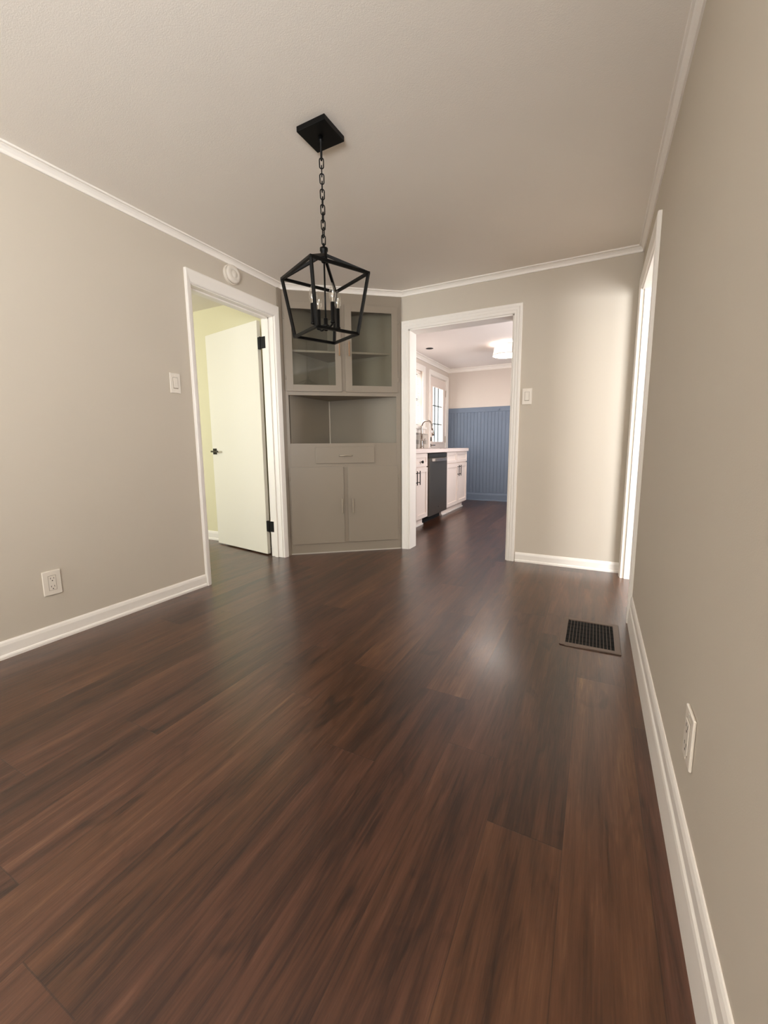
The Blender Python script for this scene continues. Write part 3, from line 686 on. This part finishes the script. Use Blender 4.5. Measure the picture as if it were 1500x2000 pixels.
for a in ((SX0 + e, SX0 + e + .003, SY0 + e, SY1 - e), (SX1 - e - .003, SX1 - e, SY0 + e, SY1 - e), (SX0 + e, SX1 - e, SY0 + e, SY0 + e + .003), (SX0 + e, SX1 - e, SY1 - e - .003, SY1 - e)): box(bm, a[0], a[1], a[2], a[3], CT - .047, CT + .0003)
obj('basin', bm, M['steel_light'], sk)

fc = thing('kitchen_faucet', 'tall chrome gooseneck faucet behind the kitchen sink', 'faucet', (.092, 6.13, CT))
obj('base', lathe(bmesh.new(), [(.030, .0005), (.030, .010), (.022, .030), (.018, .11), (.015, .16)], n=20), M['chrome'], fc, smooth=True)
pts = [(0, 0, .10), (0, 0, .24), (.0, 0, .30)]
R_ = .085
for j in range(11):
    a = PI - j * (PI * 1.02) / 10; pts.append((R_ + R_ * math.cos(a), 0, .345 + R_ * math.sin(a)))
pts += [(2 * R_ + .004, 0, .32), (2 * R_ + .012, 0, .27)]
obj('spout', tube(bmesh.new(), pts, .0155, 14), M['chrome'], fc, smooth=True)
obj('spray_head', tube(bmesh.new(), [(2 * R_ + .009, 0, .285), (2 * R_ + .018, 0, .235), (2 * R_ + .022, 0, .205)], .015, 14, r2=.021), M['chrome'], fc, smooth=True)
obj('spray_nozzle', tube(bmesh.new(), [(2 * R_ + .022, 0, .205), (2 * R_ + .023, 0, .196)], .0205, 14), M['black'], fc)
bm = bmesh.new(); tube(bm, [(0, .012, .075), (.0, .045, .085)], .011, 12); tube(bm, [(0, .040, .085), (.03, .075, .155)], .006, 10)
obj('handle', bm, M['chrome'], fc, smooth=True)

# ceiling lamp, recessed light
cl = thing('ceiling_lamp', 'lit white drum shade lamp on the kitchen ceiling', 'ceiling light', (1.36, 6.2, 0))
obj('ceiling_plate', lathe(bmesh.new(), [(.08, H - .02), (.08, H - .0005)], n=28), M['nickel'], cl)
bm = lathe(bmesh.new(), [(.202, 2.278), (.175, 2.415), (.173, 2.415), (.199, 2.278)], n=48, cap=False)
obj('lamp_shade', bm, M['shade'], cl, smooth=True)
obj('diffuser', lathe(bmesh.new(), [(.001, 2.272), (.10, 2.273), (.17, 2.278), (.198, 2.284), (.198, 2.290), (.001, 2.290)], n=40), M['diffuser'], cl, smooth=False)
bm = bmesh.new(); tube(bm, [(.2015 * math.cos(2 * PI * j / 48), .2015 * math.sin(2 * PI * j / 48), 2.280) for j in range(48)], .0045, 6, closed=True)
tube(bm, [(.175 * math.cos(2 * PI * j / 48), .175 * math.sin(2 * PI * j / 48), 2.414) for j in range(48)], .0040, 6, closed=True)
obj('shade_rim', bm, mat('grey_shade_rim', '#8F867C', .6), cl, smooth=True)
pl = bpy.data.lights.new('ceiling_lamp_bulb', 'POINT'); pl.energy = 6; pl.shadow_soft_size = .08; pl.color = (1.0, .93, .92)
po = bpy.data.objects.new('ceiling_lamp_bulb', pl); C.objects.link(po); po.location = (1.36, 6.2, 2.36)
rl = thing('recessed_light', 'small dark recessed light hole in the kitchen ceiling', 'recessed light', (.30, 5.91, H))
obj('recess_shade_disc', lathe(bmesh.new(), [(.055, -.0062), (.055, -.0005)], n=28), M['darkvoid'], rl)  # solid black disc, the darkness of the recess put into its colour
obj('trim_ring', lathe(bmesh.new(), [(.0555, -.0005), (.0555, -.0060), (.066, -.003), (.068, -.0005)], n=32), M['kitchen_ceiling'], rl)

# window in the rear wall (behind the camera)
w2 = struct('window_2')
bm = bmesh.new()
for a in ((0.0, .06, .75, 2.15), (1.44, 1.5, .75, 2.15), (.06, 1.44, .75, .81), (.06, 1.44, 2.09, 2.15)): box(bm, a[0], a[1], -3.16, -3.08, a[2], a[3])
obj('window_frame', bm, M['trim'], w2)
w3 = struct('window_3')
bm = bmesh.new()
for a in ((-2.75, -2.69, .70, 2.12), (-.81, -.75, .70, 2.12), (-2.69, -.81, .70, .76), (-2.69, -.81, 2.06, 2.12), (-1.78, -1.72, .76, 2.06)): box(bm, W + .04, W + .10, a[0], a[1], a[2], a[3])
obj('window_frame', bm, M['trim'], w3)
